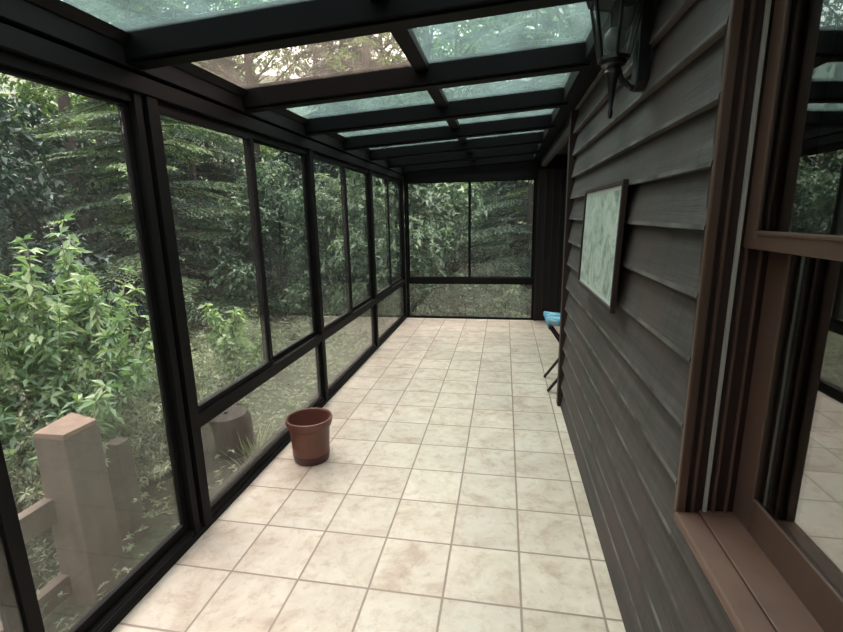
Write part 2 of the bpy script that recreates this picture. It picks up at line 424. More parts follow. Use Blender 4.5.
# house window (double hung), deep in its casing
hw = MB()
hw.box(.383, .408, WY1-.004, WY1+.012, WZ0+.036, WZ1+.05)              # far casing bar
hw.box(.378, XR+.03, WY0-.08, WY0-.03, WZ0+.04, WZ1+.05)                # near casing bar
hw.box(.378, XR+.02, WY0-.08, WY1+.012, WZ1, WZ1+.05)
hw = hw.build('window_10', M['brown'], bevel=.004, kind='structure')
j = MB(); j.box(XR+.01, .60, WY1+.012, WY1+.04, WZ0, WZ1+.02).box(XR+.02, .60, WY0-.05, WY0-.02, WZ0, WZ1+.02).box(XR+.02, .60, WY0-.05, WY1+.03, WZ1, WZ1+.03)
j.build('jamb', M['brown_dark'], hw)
j = MB()
for (x0, x1, d) in ((.424, .432, .004), (.476, .482, .006)): j.box(x0, x1, WY1-d+.006, WY1+.013, WZ0+.03, WZ1)
for (x0, x1, d) in ((.508, .514, .004),): j.box(x0, x1, WY1-d+.006, WY1+.013, WZ0+.03, WZ1)
j.build('track_rib', M['brown'], hw, bevel=.0015)
MB().box(.455, .4625, WY1+.002, WY1+.013, WZ0+.035, WZ1).build('jamb_liner', M['white'], hw, bevel=.001)
sl = MB()
sl.prism([(.380, WZ0+.014), (.379, WZ0+.030), (.383, WZ0+.037), (.442, WZ0+.040), (.442, WZ0+.010)], 1, WY0-.10, WY1-.0)
sl.prism([(.445, WZ0-.005), (.445, WZ0+.040), (.54, WZ0+.046), (.54, WZ0-.005)], 1, WY0-.05, WY1+.010)
sl.build('sill', M['brown_sill'], hw, bevel=.003)
def sash(name, x0, x1, z0, z1, gz0, gz1, gy1, gy0, ya, yb):
    s = MB()
    s.box(x0, x1, gy1, yb, z0, z1).box(x0, x1, ya, gy0, z0, z1)
    s.box(x0, x1, gy0, gy1, z0, gz0).box(x0, x1, gy0, gy1, gz1, z1)
    for g0, g1 in ((gy1, gy1+.010),): s.box(x0-.004, x0+.01, g0, g1, gz0, gz1)
    s.box(x0-.004, x0+.01, gy0, gy1, gz0-.010, gz0)
    s = s.build(name, M['brown'], hw, bevel=.003)
    pane('y', gy0-.005, gy1+.005, gz0-.005, gz1+.005, x0+.004, M['house_glass'], s)
    return s
sash('upper_sash', .470, .505, 1.462, WZ1, 1.505, WZ1-.05, -1.062, WY0+.07, WY0+.002, WY1+.008)
sash('lower_sash', .528, .563, WZ0+.045, 1.50, .850, 1.46, -1.094, WY0+.07, WY0+.002, WY1+.008)
# interior room shell behind the window
ri = MB(); ri.box(2.6, 2.65, -3.8, 1.35, -.1, 2.5).box(.53, 2.65, -3.85, -3.8, -.1, 2.5).box(.53, 2.65, 1.33, 1.38, -.1, 2.5).box(.53, 2.65, -3.8, 1.35, 2.46, 2.5).box(.53, 2.65, -3.8, 1.35, -.1, -.05)
ri.build('wall_interior', simple('interior_paint', (.30, .27, .22), .8, .05), kind='structure')

# ------------------------------------------------------------------ garden ground and hillside
def gz(x, y):
    # outside of the porch, drops away to the left then climbs to a wooded slope
    dx = max(0., -1.7-x); dy = max(0., y-4.7); d = math.hypot(dx, dy)
    z = -.50-.045*min(d, 9)+.03*math.sin(x*1.7+y*.9)*min(1, d)
    if d > 11: z += (d-11)*.16+max(0, d-26)*.32
    z += .25*noise.noise(Vector((x*.25, y*.25, 0)))*min(1, d/3)
    return z
def ground():
    gx = np.concatenate([np.linspace(-62, -14, 33), np.linspace(-13, 8, 43), np.linspace(9, 50, 15)])
    gy = np.concatenate([np.linspace(-55, -6, 18), np.linspace(-5, 16, 43), np.linspace(17, 65, 30)])
    vs = [(x, y, gz(x, y)) for y in gy for x in gx]; n = len(gx)
    fs = [(j*n+i, j*n+i+1, (j+1)*n+i+1, (j+1)*n+i) for j in range(len(gy)-1) for i in range(n-1)]
    t = NT('forest_floor'); tc = t.n('ShaderNodeTexCoord').outputs['Object']
    n1 = t.n('ShaderNodeTexNoise', Vector=tc, Scale=1.2, Detail=8, Roughness=.7).outputs[0]
    n2 = t.n('ShaderNodeTexNoise', Vector=tc, Scale=14., Detail=6, Roughness=.7).outputs[0]
    c = t.ramp(n1, [(.35, (.040, .058, .034)), (.5, (.075, .095, .056)), (.68, (.062, .108, .058))])
    c2 = t.ramp(n2, [(.35, (.45, .45, .45)), (.6, (1.25, 1.2, 1.1))]); c = t.mix(.8, c, c2, 'MULTIPLY')
    b = t.n('ShaderNodeBsdfPrincipled', **{'Base__Color': c, 'Roughness': .95})
    bp = t.n('ShaderNodeBump', Strength=1., Distance=.05, Height=n2).outputs[0]; t.t.links.new(bp, b.inputs['Normal'])
    m = MB(); m.add(vs, fs, True); m.build('ground', t.fin(b.outputs[0]), kind='structure')
ground()
# house foundation under the porch
MB().box(XL-.08, 1.40, YF-.05, YB+.05, -1.2, -.12).build('trim_3', simple('foundation', (.10, .095, .088), .9, .2, 6, .4), kind='structure')

# ------------------------------------------------------------------ foliage engine
rng = np.random.default_rng(7)
def leaves_mesh(name, P, D, L, W, tone, mats, stems=None, fold=.25, droop=.15):
    """P base points (n,3), D directions (n,3) unit, L lengths, W width ratio; folded 6-vertex leaves + optional stem MB"""
    n = len(P); D = D/np.linalg.norm(D, axis=1, keepdims=True)
    rnd = rng.normal(size=(n, 3)); rnd[:, 2] = np.abs(rnd[:, 2])*2.5+.2
    S = np.cross(D, rnd); S /= np.linalg.norm(S, axis=1, keepdims=True)+1e-9
    N = np.cross(S, D); L = L[:, None]; Wd = L*W
    dr = np.zeros((n, 3)); dr[:, 2] = -1
    mid = P+D*L*.5+dr*L*droop*.25; tip = P+D*L+dr*L*droop
    l = P+D*L*.42+S*Wd*.5+N*Wd*fold; r = P+D*L*.42-S*Wd*.5+N*Wd*fold
    l2 = l; V = np.stack([P, l, mid, r, tip], 1).reshape(-1, 3)
    b = np.arange(n)[:, None]*5
    F = np.concatenate([b+np.array([[0, 2, 1]]), b+np.array([[0, 3, 2]]), b+np.array([[1, 2, 4]]), b+np.array([[2, 3, 4]])], 1).reshape(-1, 3)
    sv = np.array(stems.v, dtype=float).reshape(-1, 3) if stems and stems.v else np.zeros((0, 3))
    nv = len(V); me = bpy.data.meshes.new(name)
    allv = np.concatenate([V, sv]); me.vertices.add(len(allv)); me.vertices.foreach_set('co', allv.ravel())
    sf = stems.f if stems else []
    li = list(F.ravel()); ls = list(range(0, len(F)*3, 3)); lt = [3]*len(F); mi = [0]*len(F)
    for q in sf:
        ls.append(len(li)); li += [nv+i for i in q]; lt.append(len(q)); mi.append(1)
    me.loops.add(len(li)); me.loops.foreach_set('vertex_index', li)
    me.polygons.add(len(ls)); me.polygons.foreach_set('loop_start', ls)
    try: me.polygons.foreach_set('loop_total', lt)
    except Exception: pass
    me.polygons.foreach_set('material_index', mi)
    a = me.attributes.new('tone', 'FLOAT', 'POINT')
    a.data.foreach_set('value', np.concatenate([np.repeat(tone, 5), np.full(len(sv), .5)]))
    for mm in mats: me.materials.append(mm)
    me.update(calc_edges=True); me.validate()
    return me

def unit(v): return v/(np.linalg.norm(v)+1e-9)
def whorl(P, D, L, T, p, axis, n, ln, tone, spread=.85, jit=.25):
    axis = unit(axis); a = unit(np.cross(axis, [.3, .8, .2])); b = np.cross(axis, a); ph = rng.uniform(0, 6.28)
    for k in range(n):
        t = ph+2*math.pi*k/n+rng.normal(0, .2)
        d = unit(axis*(1-spread)+spread*(a*math.cos(t)+b*math.sin(t))+rng.normal(0, jit, 3))
        P.append(p); D.append(d); L.append(ln*rng.uniform(.7, 1.2)); T.append(tone+rng.normal(0, .17))

def shrub(name, h, r, nst, leaf, mat, tone0=.5, wn_=7, dens=11, curve=.5, stem_r=.006, stem_mat='pale_bark', wid=.42, low=.3):
    """several arching stems, each carrying whorls of leaves and side twigs"""
    P, D, L, T = [], [], [], []; st = MB()
    for s in range(nst):
        a = rng.uniform(0, 6.28); lean = r*math.sqrt(rng.uniform(.02, 1)); hh = h*rng.uniform(.62, 1)*(1-.35*(lean/r)**2)
        base = np.array([.12*r*math.cos(a), .12*r*math.sin(a), 0]); top = np.array([lean*math.cos(a), lean*math.sin(a), hh])
        pts = []
        for k in range(7):
            t = k/6; q = base+(top-base)*np.array([t**1.5, t**1.5, t]); q[:2] += rng.normal(0, .02*r, 2)*(t > 0); pts.append(q)
        st.tube([Vector(q) for q in pts], [stem_r*(1-.8*k/6)+.0012 for k in range(7)], 5, cap=False)
        for k in range(dens):
            t = low+(1-low)*k/(dens-1); i = min(5, int(t*6)); q = pts[i]+(pts[i+1]-pts[i])*(t*6-i); ax = unit(pts[i+1]-pts[i])
            whorl(P, D, L, T, q, ax+np.array([0, 0, .3]), max(3, int(wn_*(.6+.4*t))), leaf, tone0+.28*(t-.5))
            if t < .93:
                for _ in range(2):
                    ang = rng.uniform(0, 6.28); ln = r*rng.uniform(.15, .42)*(1.15-t)
                    e = q+np.array([math.cos(ang)*ln, math.sin(ang)*ln, ln*rng.uniform(.1, .7)])
                    st.tube([Vector(q), Vector((q+e)/2+np.array([0, 0, -.02])), Vector(e)], [stem_r*.4, stem_r*.3, .001], 4, cap=False)
                    whorl(P, D, L, T, e, e-q, wn_, leaf, tone0+.25*(t-.4)); whorl(P, D, L, T, (q+e)/2, e-q, wn_-2, leaf*.9, tone0-.05)
    return leaves_mesh(name, np.array(P), np.array(D), np.array(L), wid, np.clip(np.array(T), 0, 1), [M[mat], M[stem_mat]], st)

def blob_tree(name, h, r, trunk_h, n, leaf, mat, tone0=.45, ncl=26, squash=.8, trunk_r=.06, per=7, wid=.45):
    """crown of leaf rosettes on overlapping lumps, carried by a branching trunk; returns crown mesh, trunk mesh builder"""
    P, D, L, T = [], [], [], []; tr = MB()
    tr.tube([(0, 0, 0), (.04*r, -.03*r, h*.35), (-.03*r, .05*r, h*.7), (0, 0, h*.93)], [trunk_r, trunk_r*.8, trunk_r*.5, .01], 8)
    lumps = []
    for k in range(ncl):
        t = rng.uniform(0, 1); z = trunk_h+(h-trunk_h)*t; rr = r*(1-.75*t**2)*math.sqrt(rng.uniform(.1, 1)); a = rng.uniform(0, 6.28)
        lumps.append((np.array([rr*math.cos(a), rr*math.sin(a), z]), r*rng.uniform(.22, .42)))
        c = lumps[-1][0]; z0 = max(.2*h, z-rr*.7)
        tr.tube([(0, 0, z0), (c[0]*.5, c[1]*.5, (z0+z)/2), tuple(c)], [trunk_r*.35, trunk_r*.2, .004], 5, cap=False)
    for k in range(n//per):
        c, lr = lumps[rng.integers(len(lumps))]; d = unit(rng.normal(0, 1, 3)); d[2] *= squash
        if d[2] < -.3 and rng.uniform() < .6: d[2] *= -1
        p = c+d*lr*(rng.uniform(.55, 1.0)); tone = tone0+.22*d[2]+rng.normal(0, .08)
        whorl(P, D, L, T, p, unit(d+np.array([0, 0, .5])), per, leaf, tone)
    return leaves_mesh(name, np.array(P), np.array(D), np.array(L), wid, np.clip(np.array(T), 0, 1), [M[mat]]), tr

def hemlock(name, h, r, n_tier, mat, tone0=.45, z0=.1, leaf=.055, trunk_r=.10, lvl=22):
    """conifer: tiers of drooping flat sprays"""
    P, D, L, T = [], [], [], []; tr = MB()
    tr.tube([(0, 0, 0), (.03, .02, h*.5), (0, 0, h)], [trunk_r, trunk_r*.65, .01], 8)
    for k in range(n_tier):
        t = z0+(1-z0)*k/n_tier; z = h*t; rr = r*(1-t)**.65+.15
        for b in range(4):
            a = rng.uniform(0, 6.28); ln = rr*rng.uniform(.7, 1.1); dirv = np.array([math.cos(a), math.sin(a), 0]); side = np.array([-dirv[1], dirv[0], 0])
            rise = rng.uniform(-.05, .22); pt = lambda s: np.array([0, 0, z])+dirv*ln*s+np.array([0, 0, rise*ln*s-.28*ln*s*s])
            tr.tube([tuple(pt(s)) for s in (0, .35, .7, 1)], [trunk_r*.22, trunk_r*.15, trunk_r*.08, .002], 4, cap=False)
            bt = tone0+rng.normal(0, .12)
            for s in np.linspace(.18, 1, lvl):
                p = pt(s); w_ = ln*.42*(1-s*.75)*rng.uniform(.7, 1.1)
                for sg in (-1, 1):
                    tw = unit(dirv*.75+side*sg+np.array([0, 0, -.12])); m_ = max(2, int(w_/(leaf*.55)))
                    for i in range(m_):
                        q = p+tw*w_*(i+.5)/m_+np.array([0, 0, -.10*w_*((i+.5)/m_)**2])
                        P.append(q); D.append(unit(tw+side*rng.normal(0, .45)+dirv*rng.normal(.2, .4)+np.array([0, 0, rng.normal(-.1, .12)])))
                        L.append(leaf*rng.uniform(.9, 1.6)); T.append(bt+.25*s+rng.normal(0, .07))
    return leaves_mesh(name, np.array(P), np.array(D), np.array(L), .42, np.clip(np.array(T), 0, 1), [M[mat]]), tr

def place_me(name, me, x, y, rz, s, label='', cat='', group=None, dz=0, sz=None):
    o = new_obj(name, me); o.location = (x, y, gz(x, y)-.03+dz); o.rotation_euler = (0, 0, rz)
    o.scale = (s, s, sz or s); return tag(o, label, cat, group)
class Tree:
    def __init__(s, name, me, tr, bark='bark'):
        s.name = name; s.me = me
        b = tr.build('trunk', M[bark]); s.tm = b.data; bpy.data.objects.remove(b)
    def put(s, x, y, rz, sc, label, cat='tree', group=None, dz=0, sz=None):
        e = empty(s.name, (x, y, gz(x, y)-.05+dz), rz); e.scale = (sc, sc, sz or sc); tag(e, label, cat, group)
        new_obj('crown', s.me, e); new_obj('trunk', s.tm, e); return e

R = random.Random(11)
# near bright shrubs behind the first pane
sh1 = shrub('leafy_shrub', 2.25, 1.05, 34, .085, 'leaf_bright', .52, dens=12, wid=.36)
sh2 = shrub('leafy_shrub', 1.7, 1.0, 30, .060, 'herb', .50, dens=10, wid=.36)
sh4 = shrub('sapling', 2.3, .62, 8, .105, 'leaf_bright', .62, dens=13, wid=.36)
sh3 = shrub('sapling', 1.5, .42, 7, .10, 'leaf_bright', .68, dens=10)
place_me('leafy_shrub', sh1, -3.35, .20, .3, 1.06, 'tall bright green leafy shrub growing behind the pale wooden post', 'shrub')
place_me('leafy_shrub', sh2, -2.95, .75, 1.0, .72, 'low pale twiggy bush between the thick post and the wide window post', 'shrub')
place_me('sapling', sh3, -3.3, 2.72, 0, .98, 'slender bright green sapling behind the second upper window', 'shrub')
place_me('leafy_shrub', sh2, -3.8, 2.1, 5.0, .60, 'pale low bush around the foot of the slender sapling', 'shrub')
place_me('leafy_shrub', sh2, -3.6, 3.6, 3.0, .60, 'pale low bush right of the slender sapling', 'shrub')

place_me('leafy_shrub', sh2, -3.15, 1.55, 2.2, .62, 'pale low bush just right of the wide window post', 'shrub')
place_me('sapling', sh4, -3.3, .95, .5, 1.0, sz=1.03, label='tallest bright green shoot beside the wide window post', cat='shrub')
place_me('sapling', sh4, -3.45, .28, 2.5, 1.0, sz=1.0, label='tall bright green shoot above the near left shrub', cat='shrub')
place_me('leafy_shrub', sh2, -3.0, .25, 5.5, .78, 'pale twiggy bush right behind the thick wooden post', 'shrub')
# ground herbs: nobody could count these
def herbs():
    P, D, L, T = [], [], [], []
    for k in range(11000):
        if rng.uniform() < .72: x = -1.75-abs(rng.gamma(1.7, 2.0)); y = rng.uniform(-2.6, 13)
        else: x = rng.uniform(-4, 2.2); y = 4.9+rng.gamma(1.6, 2.0)
        if x > -1.72 and y < 4.8: continue
        if x > -2.75 and -1.3 < y < 1.2 and rng.uniform() < .25: continue
        if math.hypot(x+4, y-5) > 11: continue
        near = max(.42, min(1., (abs(x+.1)-1)/3.5))
        if noise.noise(Vector((x*.5, y*.5, 3))) < -.28: continue
        hh = rng.uniform(.05, .34); p = np.array([x, y, gz(x, y)+hh*.5]); tone = .5+.4*noise.noise(Vector((x*.8, y*.8, 0)))
        whorl(P, D, L, T, p, np.array([0, 0, 1.]), 6, .105*near, tone, .75)
        whorl(P, D, L, T, p+np.array([rng.normal(0, .05), rng.normal(0, .05), hh*.5]), np.array([0, 0, 1.]), 5, .085*near, tone+.12, .75)
    me = leaves_mesh('ground_herbs', np.array(P), np.array(D), np.array(L), .4, np.clip(np.array(T), 0, 1), [M['herb']])
    tag(new_obj('ground_herbs', me), 'low pale green herbs covering the forest floor outside', 'undergrowth', kind='stuff')
herbs()

WHICH = {   # what sets each one apart, by where it stands
 (-7.2, 2.6): 'largest dark laurel, filling the near glass above the bright shrubs',
 (-8.6, 4.4): 'dark laurel high in the near glass, just right of the largest laurel',
 (-10.4, 6.6): 'dark laurel showing in the gap above the largest laurel of the near glass',
 (-8.8, 10.2): 'dark laurel under the hemlock branches behind the sapling',
 (-6.0, 11.8): 'dark laurel beyond the last pane of the second window bay',
 (-12.2, 9.6): 'farthest dark laurel glimpsed at the foot of the bright trees in the near glass',
 (.6, 10.6): 'dark laurel behind the hemlock of the right far end window',
 (-2.9, 10.4): 'dark laurel between the pale laurels of the left far end window',
 (-10.2, 12.8): 'dark hemlock at the top of the first pane right of the wide window post',
 (-4.9, 13.2): 'dark hemlock over the third glass roof panel from the near end, left half',
 (-7.5, 18.5): 'dark hemlock behind the second roof rafter from the near end',
 (-3.0, 17.5): 'dark hemlock seen just right of the roof glazing bar',
 (-.4, 15.8): 'dark hemlock over the middle of the right hand roof panels',
 (-14.5, 15): 'dark hemlock at the very top of the near glass',
 (-12, 18): 'tall tree at the left corner of the clear brownish roof panel',
 (-5, 24): 'tall tree over the upper end of the glazing bar between the near roof panels',
 (-10, 25): 'tall tree in the middle of the clear brownish roof panel',
 (-9, 20.5): 'leafy tree low in the clear brownish roof panel',
 (-15.5, 14.5): 'bright leafy tree in the gap at the top middle of the near glass',
 (-12.5, 18): 'leafy tree at the low left tip of the clear brownish roof panel',
 (-17, 10.5): 'bright leafy tree at the top left corner of the near glass',
 (-5.5, 19.5): 'leafy tree at the right end of the clear brownish roof panel',
 (-2.2, 20.5): 'leafy tree over the left end of the right hand roof panel',
 (1.2, 19.5): 'leafy tree over the right hand roof panel near the wall lantern',
 (-9.0, 6.4): 'bare trunk rising through the laurels in the near glass',
 (-8.2, 12.6): 'bare trunk showing at the low left of the clear brownish roof panel',
 (-3.9, 11.2): 'bare trunk crossing the right part of the clear brownish roof panel',
 (-9.5, 8.0): 'tall tree with a thick trunk near the top right of the near glass',
 (1.8, 12.8): 'tall tree whose crown spreads over the right hand roof panel left of the lantern'}
# laurels and rhododendrons
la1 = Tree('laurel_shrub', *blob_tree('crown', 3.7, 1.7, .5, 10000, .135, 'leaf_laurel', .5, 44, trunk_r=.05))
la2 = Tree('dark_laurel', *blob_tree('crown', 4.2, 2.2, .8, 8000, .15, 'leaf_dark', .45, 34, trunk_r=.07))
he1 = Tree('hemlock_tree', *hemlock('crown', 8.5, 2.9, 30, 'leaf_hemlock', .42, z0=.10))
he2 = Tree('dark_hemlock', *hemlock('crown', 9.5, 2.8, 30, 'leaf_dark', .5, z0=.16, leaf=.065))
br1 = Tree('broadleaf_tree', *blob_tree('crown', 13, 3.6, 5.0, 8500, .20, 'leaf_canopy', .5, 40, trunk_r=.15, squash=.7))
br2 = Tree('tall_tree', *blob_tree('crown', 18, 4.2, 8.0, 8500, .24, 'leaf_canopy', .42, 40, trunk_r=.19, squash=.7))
# behind the far end wall
la1.put(-3.7, 7.6, 1.3, .8, 'pale green laurel seen through the third bay of side windows', 'shrub')
he1.put(.45, 7.8, 3.1, .80, 'hemlock with pale drooping sprays filling the right far end window')
la1.put(-2.25, 7.0, .4, 1.0, 'pale green laurel left of centre behind the far end windows', 'shrub')
la1.put(-1.6, 8.8, 2.4, .95, 'laurel bush further back, behind the middle of the far end windows', 'shrub')
he1.put(1.6, 9.6, 1.0, .85, 'hemlock whose top shows over the far right of the glass roof')
he2.put(.2, 13.0, 2.0, 1.0, 'dark hemlock standing further back behind the far end windows')
la1.put(-.05, 6.0, 4.0, .26, 'low pale laurel behind the bottom right of the far end glass', 'shrub')
la1.put(-.80, 6.2, 1.0, .27, 'low pale laurel behind the bottom middle of the far end glass', 'shrub')
la1.put(-1.5, 5.9, 1.0, .27, 'small low laurel behind the bottom left of the far end glass', 'shrub')
br1.put(-2.4, 12.5, .5, .9, 'broadleaf tree behind the laurels beyond the far end')
# along the left side, mid distance
la1.put(-4.6, 6.6, 3.3, .85, 'pale green laurel seen through the right half of the second bay of windows', 'shrub')
la1.put(-3.9, 9.4, 5.2, .85, 'pale green laurel seen through the farthest left windows', 'shrub')
he1.put(-6.6, 5.6, .5, .95, 'hemlock with pale level branches showing on both sides of the wide window post')
he2.put(-7.8, 8.6, 2.2, 1.05, 'dark hemlock behind the upper pane right of the wide window post')
G1 = 'dark laurels in the shade of the left woodland'
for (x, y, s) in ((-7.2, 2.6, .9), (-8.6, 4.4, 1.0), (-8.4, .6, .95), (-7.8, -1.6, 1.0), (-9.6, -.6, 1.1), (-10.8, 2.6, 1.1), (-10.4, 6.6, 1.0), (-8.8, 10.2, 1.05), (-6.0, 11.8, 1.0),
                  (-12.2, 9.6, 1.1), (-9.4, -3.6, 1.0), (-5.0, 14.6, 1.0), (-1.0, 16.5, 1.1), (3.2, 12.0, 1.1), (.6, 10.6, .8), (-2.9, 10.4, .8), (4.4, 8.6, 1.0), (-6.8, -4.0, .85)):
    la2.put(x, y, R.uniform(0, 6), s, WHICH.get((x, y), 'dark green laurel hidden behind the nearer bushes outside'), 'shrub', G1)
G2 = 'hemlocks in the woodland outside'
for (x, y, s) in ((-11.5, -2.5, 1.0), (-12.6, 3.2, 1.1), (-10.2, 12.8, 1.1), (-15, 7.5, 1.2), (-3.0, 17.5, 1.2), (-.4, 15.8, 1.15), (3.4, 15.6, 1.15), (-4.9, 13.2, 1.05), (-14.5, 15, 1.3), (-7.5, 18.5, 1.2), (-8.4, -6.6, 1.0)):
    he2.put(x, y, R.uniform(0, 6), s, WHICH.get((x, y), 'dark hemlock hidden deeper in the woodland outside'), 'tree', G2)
G3 = 'tall leafy trees in the woodland outside'
pts = [(-13.5, -.5), (-12, 18), (-5, 24), (2, 23), (-20, 16), (-10, 25), (-25, 11), (-16, 27), (-2, 29)]
for i, (x, y) in enumerate(pts):
    (br1 if i % 3 == 0 else br2).put(x, y, R.uniform(0, 6), R.uniform(.9, 1.15), WHICH.get((x, y), 'tall tree hidden deep in the woodland outside'), 'tree', G3)
# canopy trees leaning over the roof
G4 = 'tall trees whose crowns show over the glass roof'
for (x, y, s) in ((-6.5, 2.2, 1.0), (1.8, 12.8, 1.0), (-9.5, 8.0, 1.05), (5.5, 3.5, 1.0), (-7.2, -3.2, 1.0), (-3.2, -6.2, 1.0)):
    br2.put(x, y, R.uniform(0, 6), s, WHICH.get((x, y), 'tall tree standing close around the porch, beyond the frame'), 'tree', G4)
far = Tree('leafy_tree', *blob_tree('crown', 13, 3.4, 1.2, 9000, .22, 'leaf_canopy', .55, 46, trunk_r=.13, squash=.7))
G6 = 'leafy trees closing off the far woodland'
for (x, y) in ((-17, -2.5), (-18.5, 1.5), (-18, 6.0), (-17, 10.5), (-15.5, 14.5), (-12.5, 18), (-9, 20.5), (-5.5, 19.5), (-2.2, 20.5), (1.2, 19.5), (4.6, 20), (7.5, 16), (-19.5, 19.5)):
    far.put(x, y, R.uniform(0, 6), R.uniform(.9, 1.1), WHICH.get((x, y), 'leafy tree hidden far off behind the darker shrubs and hemlocks'), 'tree', G6)
G7 = 'unseen evergreens added around the near end of the porch'  # added out of view to darken reflections in the far glass
for (x, y, s) in ((-3.5, -8.0, .9), (-.5, -8.8, 1.0), (2.5, -8.2, 1.0), (-6.5, -9.5, 1.1), (5.5, -9.5, 1.1), (-1.8, -12, 1.2), (2.2, -12.5, 1.2)):
    he2.put(x, y, R.uniform(0, 6), s, 'unseen evergreen added outside the near end of the glass porch', 'tree', G7)
for (x, y, s) in ((-2.2, -6.6, .8), (.4, -6.4, .75), (2.8, -6.8, .8), (-5.0, -6.4, .9)):
    la2.put(x, y, R.uniform(0, 6), s, 'unseen dark laurel added outside the near end of the glass porch', 'shrub', G7)
# bare trunks against the light
tk = MB(); tk.tube([(0, 0, -.3), (.05, .03, 4), (-.04, .06, 9), (.05, 0, 15)], [.17, .14, .11, .04], 10)
for (z, a, ln) in ((3.1, .5, .6), (4.6, 2.5, .9), (6.2, 4.4, 1.0), (8.1, 1.2, 1.3), (10.0, 3.4, 1.5)):
    tk.tube([(0, 0, z), (.5*ln*math.cos(a), .5*ln*math.sin(a), z+.1), (ln*math.cos(a), ln*math.sin(a), z+.35)], [.03, .018, .004], 5, cap=False)
tk = tk.build('bare_trunk', M['bark']); tkm = tk.data; bpy.data.objects.remove(tk)
G5 = 'bare lower trunks of woodland trees'
for (x, y, s) in ((-10.6, .6, 1.0), (-11.9, 5.4, .9), (-9.0, 6.4, .8), (-8.2, 12.6, .9), (-3.9, 11.2, .8), (1.0, 11.6, .7), (-11.0, 8.4, .8)):
    place_me('bare_trunk', tkm, x, y, R.uniform(0, 6), s, WHICH.get((x, y), 'slim bare trunk hidden among the dark trees outside'), 'tree trunk', G5)

# ------------------------------------------------------------------ outdoor post, rail, stump
pm = simple('weathered_pale_wood', (.150, .122, .098), .75, .16, 7, .5, stretch=(2, 2, .5))
tg = empty('wooden_post', (-2.40, -.32, -.62)); tag(tg, 'thick pale tan wooden post with sloping top just outside the near glass', 'post')
def quadpost(m, tx, bx, z0, z1, c=(-2.40, -.32)):
    """tx/bx: four xy corners at top and base"""
    vs = [(x, y, z0) for x, y in bx]+[(x, y, z1) for x, y in tx]
    return m.add(vs, [(3,2,1,0), (4,5,6,7)]+[(i, (i+1) % 4, 4+(i+1) % 4, 4+i) for i in range(4)])
top = [(-.08, -.12), (.105, -.115), (.115, .085), (-.125, .15)]
base = [(x*1.06, y*1.06) for x, y in top]
m = MB(); quadpost(m, top, base, 0, 1.085); m.build('shaft', pm, tg, bevel=.006)
m = MB(); quadpost(m, [(x*.96, y*.96) for x, y in top], [(x*1.0, y*1.0) for x, y in top], 1.085, 1.112); m.build('cap', simple('raw_cut_wood', (.20, .140, .105), .8, .2, 12, .4), tg, bevel=.004)
m = MB(); m.box(-.09, -.03, -1.5, -.12, .60, .74).box(-.09, -.03, -1.5, -.12, .15, .27); m.build('rail', pm, tg, bevel=.004)
m = MB(); quadpost(m, [(-.055, -.05), (.05, -.05), (.055, .05), (-.05, .055)], [(-.06, -.06), (.06, -.06), (.06, .06), (-.06, .06)], 0, .78)
o = m.build('wooden_stake', simple('grey_weathered_wood', (.085, .072, .055), .8, .2, 8, .5), bevel=.005); o.location = (-2.52, .08, -.6)
tag(o, 'short grey weathered stake behind the thick pale post', 'stake')
# bark stump with yellow split grass stem
m = MB(); ring = []
for k, (z, rr) in enumerate(((-.05, .28), (.06, .23), (.22, .20), (.40, .185), (.46, .165), (.465, .02))):
    for j in range(18):
        a = 2*math.pi*j/18; q = rr*(1+.13*noise.noise(Vector((math.cos(a)*2, math.sin(a)*2, z*2)))); ring.append((q*math.cos(a), q*math.sin(a), z))
m.add(ring, [(k*18+j, k*18+(j+1) % 18, (k+1)*18+(j+1) % 18, (k+1)*18+j) for k in range(5) for j in range(18)], True)
o = m.build('tree_stump', M['bark']); o.location = (-2.38, 1.02, gz(-2.38, 1.02)+.04); tag(o, 'dark mossy tree stump outside the lower pane left of the flower pot', 'stump')
P, D, L, T = [], [], [], []
for k in range(46): whorl(P, D, L, T, np.array([rng.normal(0, .05), rng.normal(0, .05), .0]), np.array([0, 0, 1.]), 3, .42, .7, .3, .12)
me = leaves_mesh('grass_tuft', np.array(P), np.array(D), np.array(L), .035, np.clip(np.array(T), 0, 1), [M['herb']])
o = new_obj('grass_tuft', me); o.location = (-2.12, .98, gz(-2.12, .98)); tag(o, 'tuft of straw coloured grass in front of the mossy stump', 'grass')

# ------------------------------------------------------------------ flower pot
pt = simple('terracotta_plastic', (.135, .050, .036), .42, .14, 10, .15)
pd = simple('dark_brown_saucer', (.055, .020, .018), .45, .12, 10)
pot = empty('flower_pot', (-1.322, .358, 0)); tag(pot, 'empty terracotta coloured flower pot standing on the tiles by the glass', 'flower pot')
MB().lathe([(.098, .022), (.110, .022), (.115, .05), (.118, .052), (.121, .12), (.127, .205), (.129, .232), (.139, .236), (.141, .240), (.1415, .254), (.147, .258), (.149, .284), (.147, .293), (.140, .295), (.133, .289), (.126, .235), (.114, .14), (.100, .045)], n=48).build('pot_body', pt, pot)
MB().lathe([(.106, .0), (.112, .003), (.118, .034), (.1205, .056), (.1165, .056), (.112, .035), (.107, .024)], n=48).build('saucer', pd, pot)

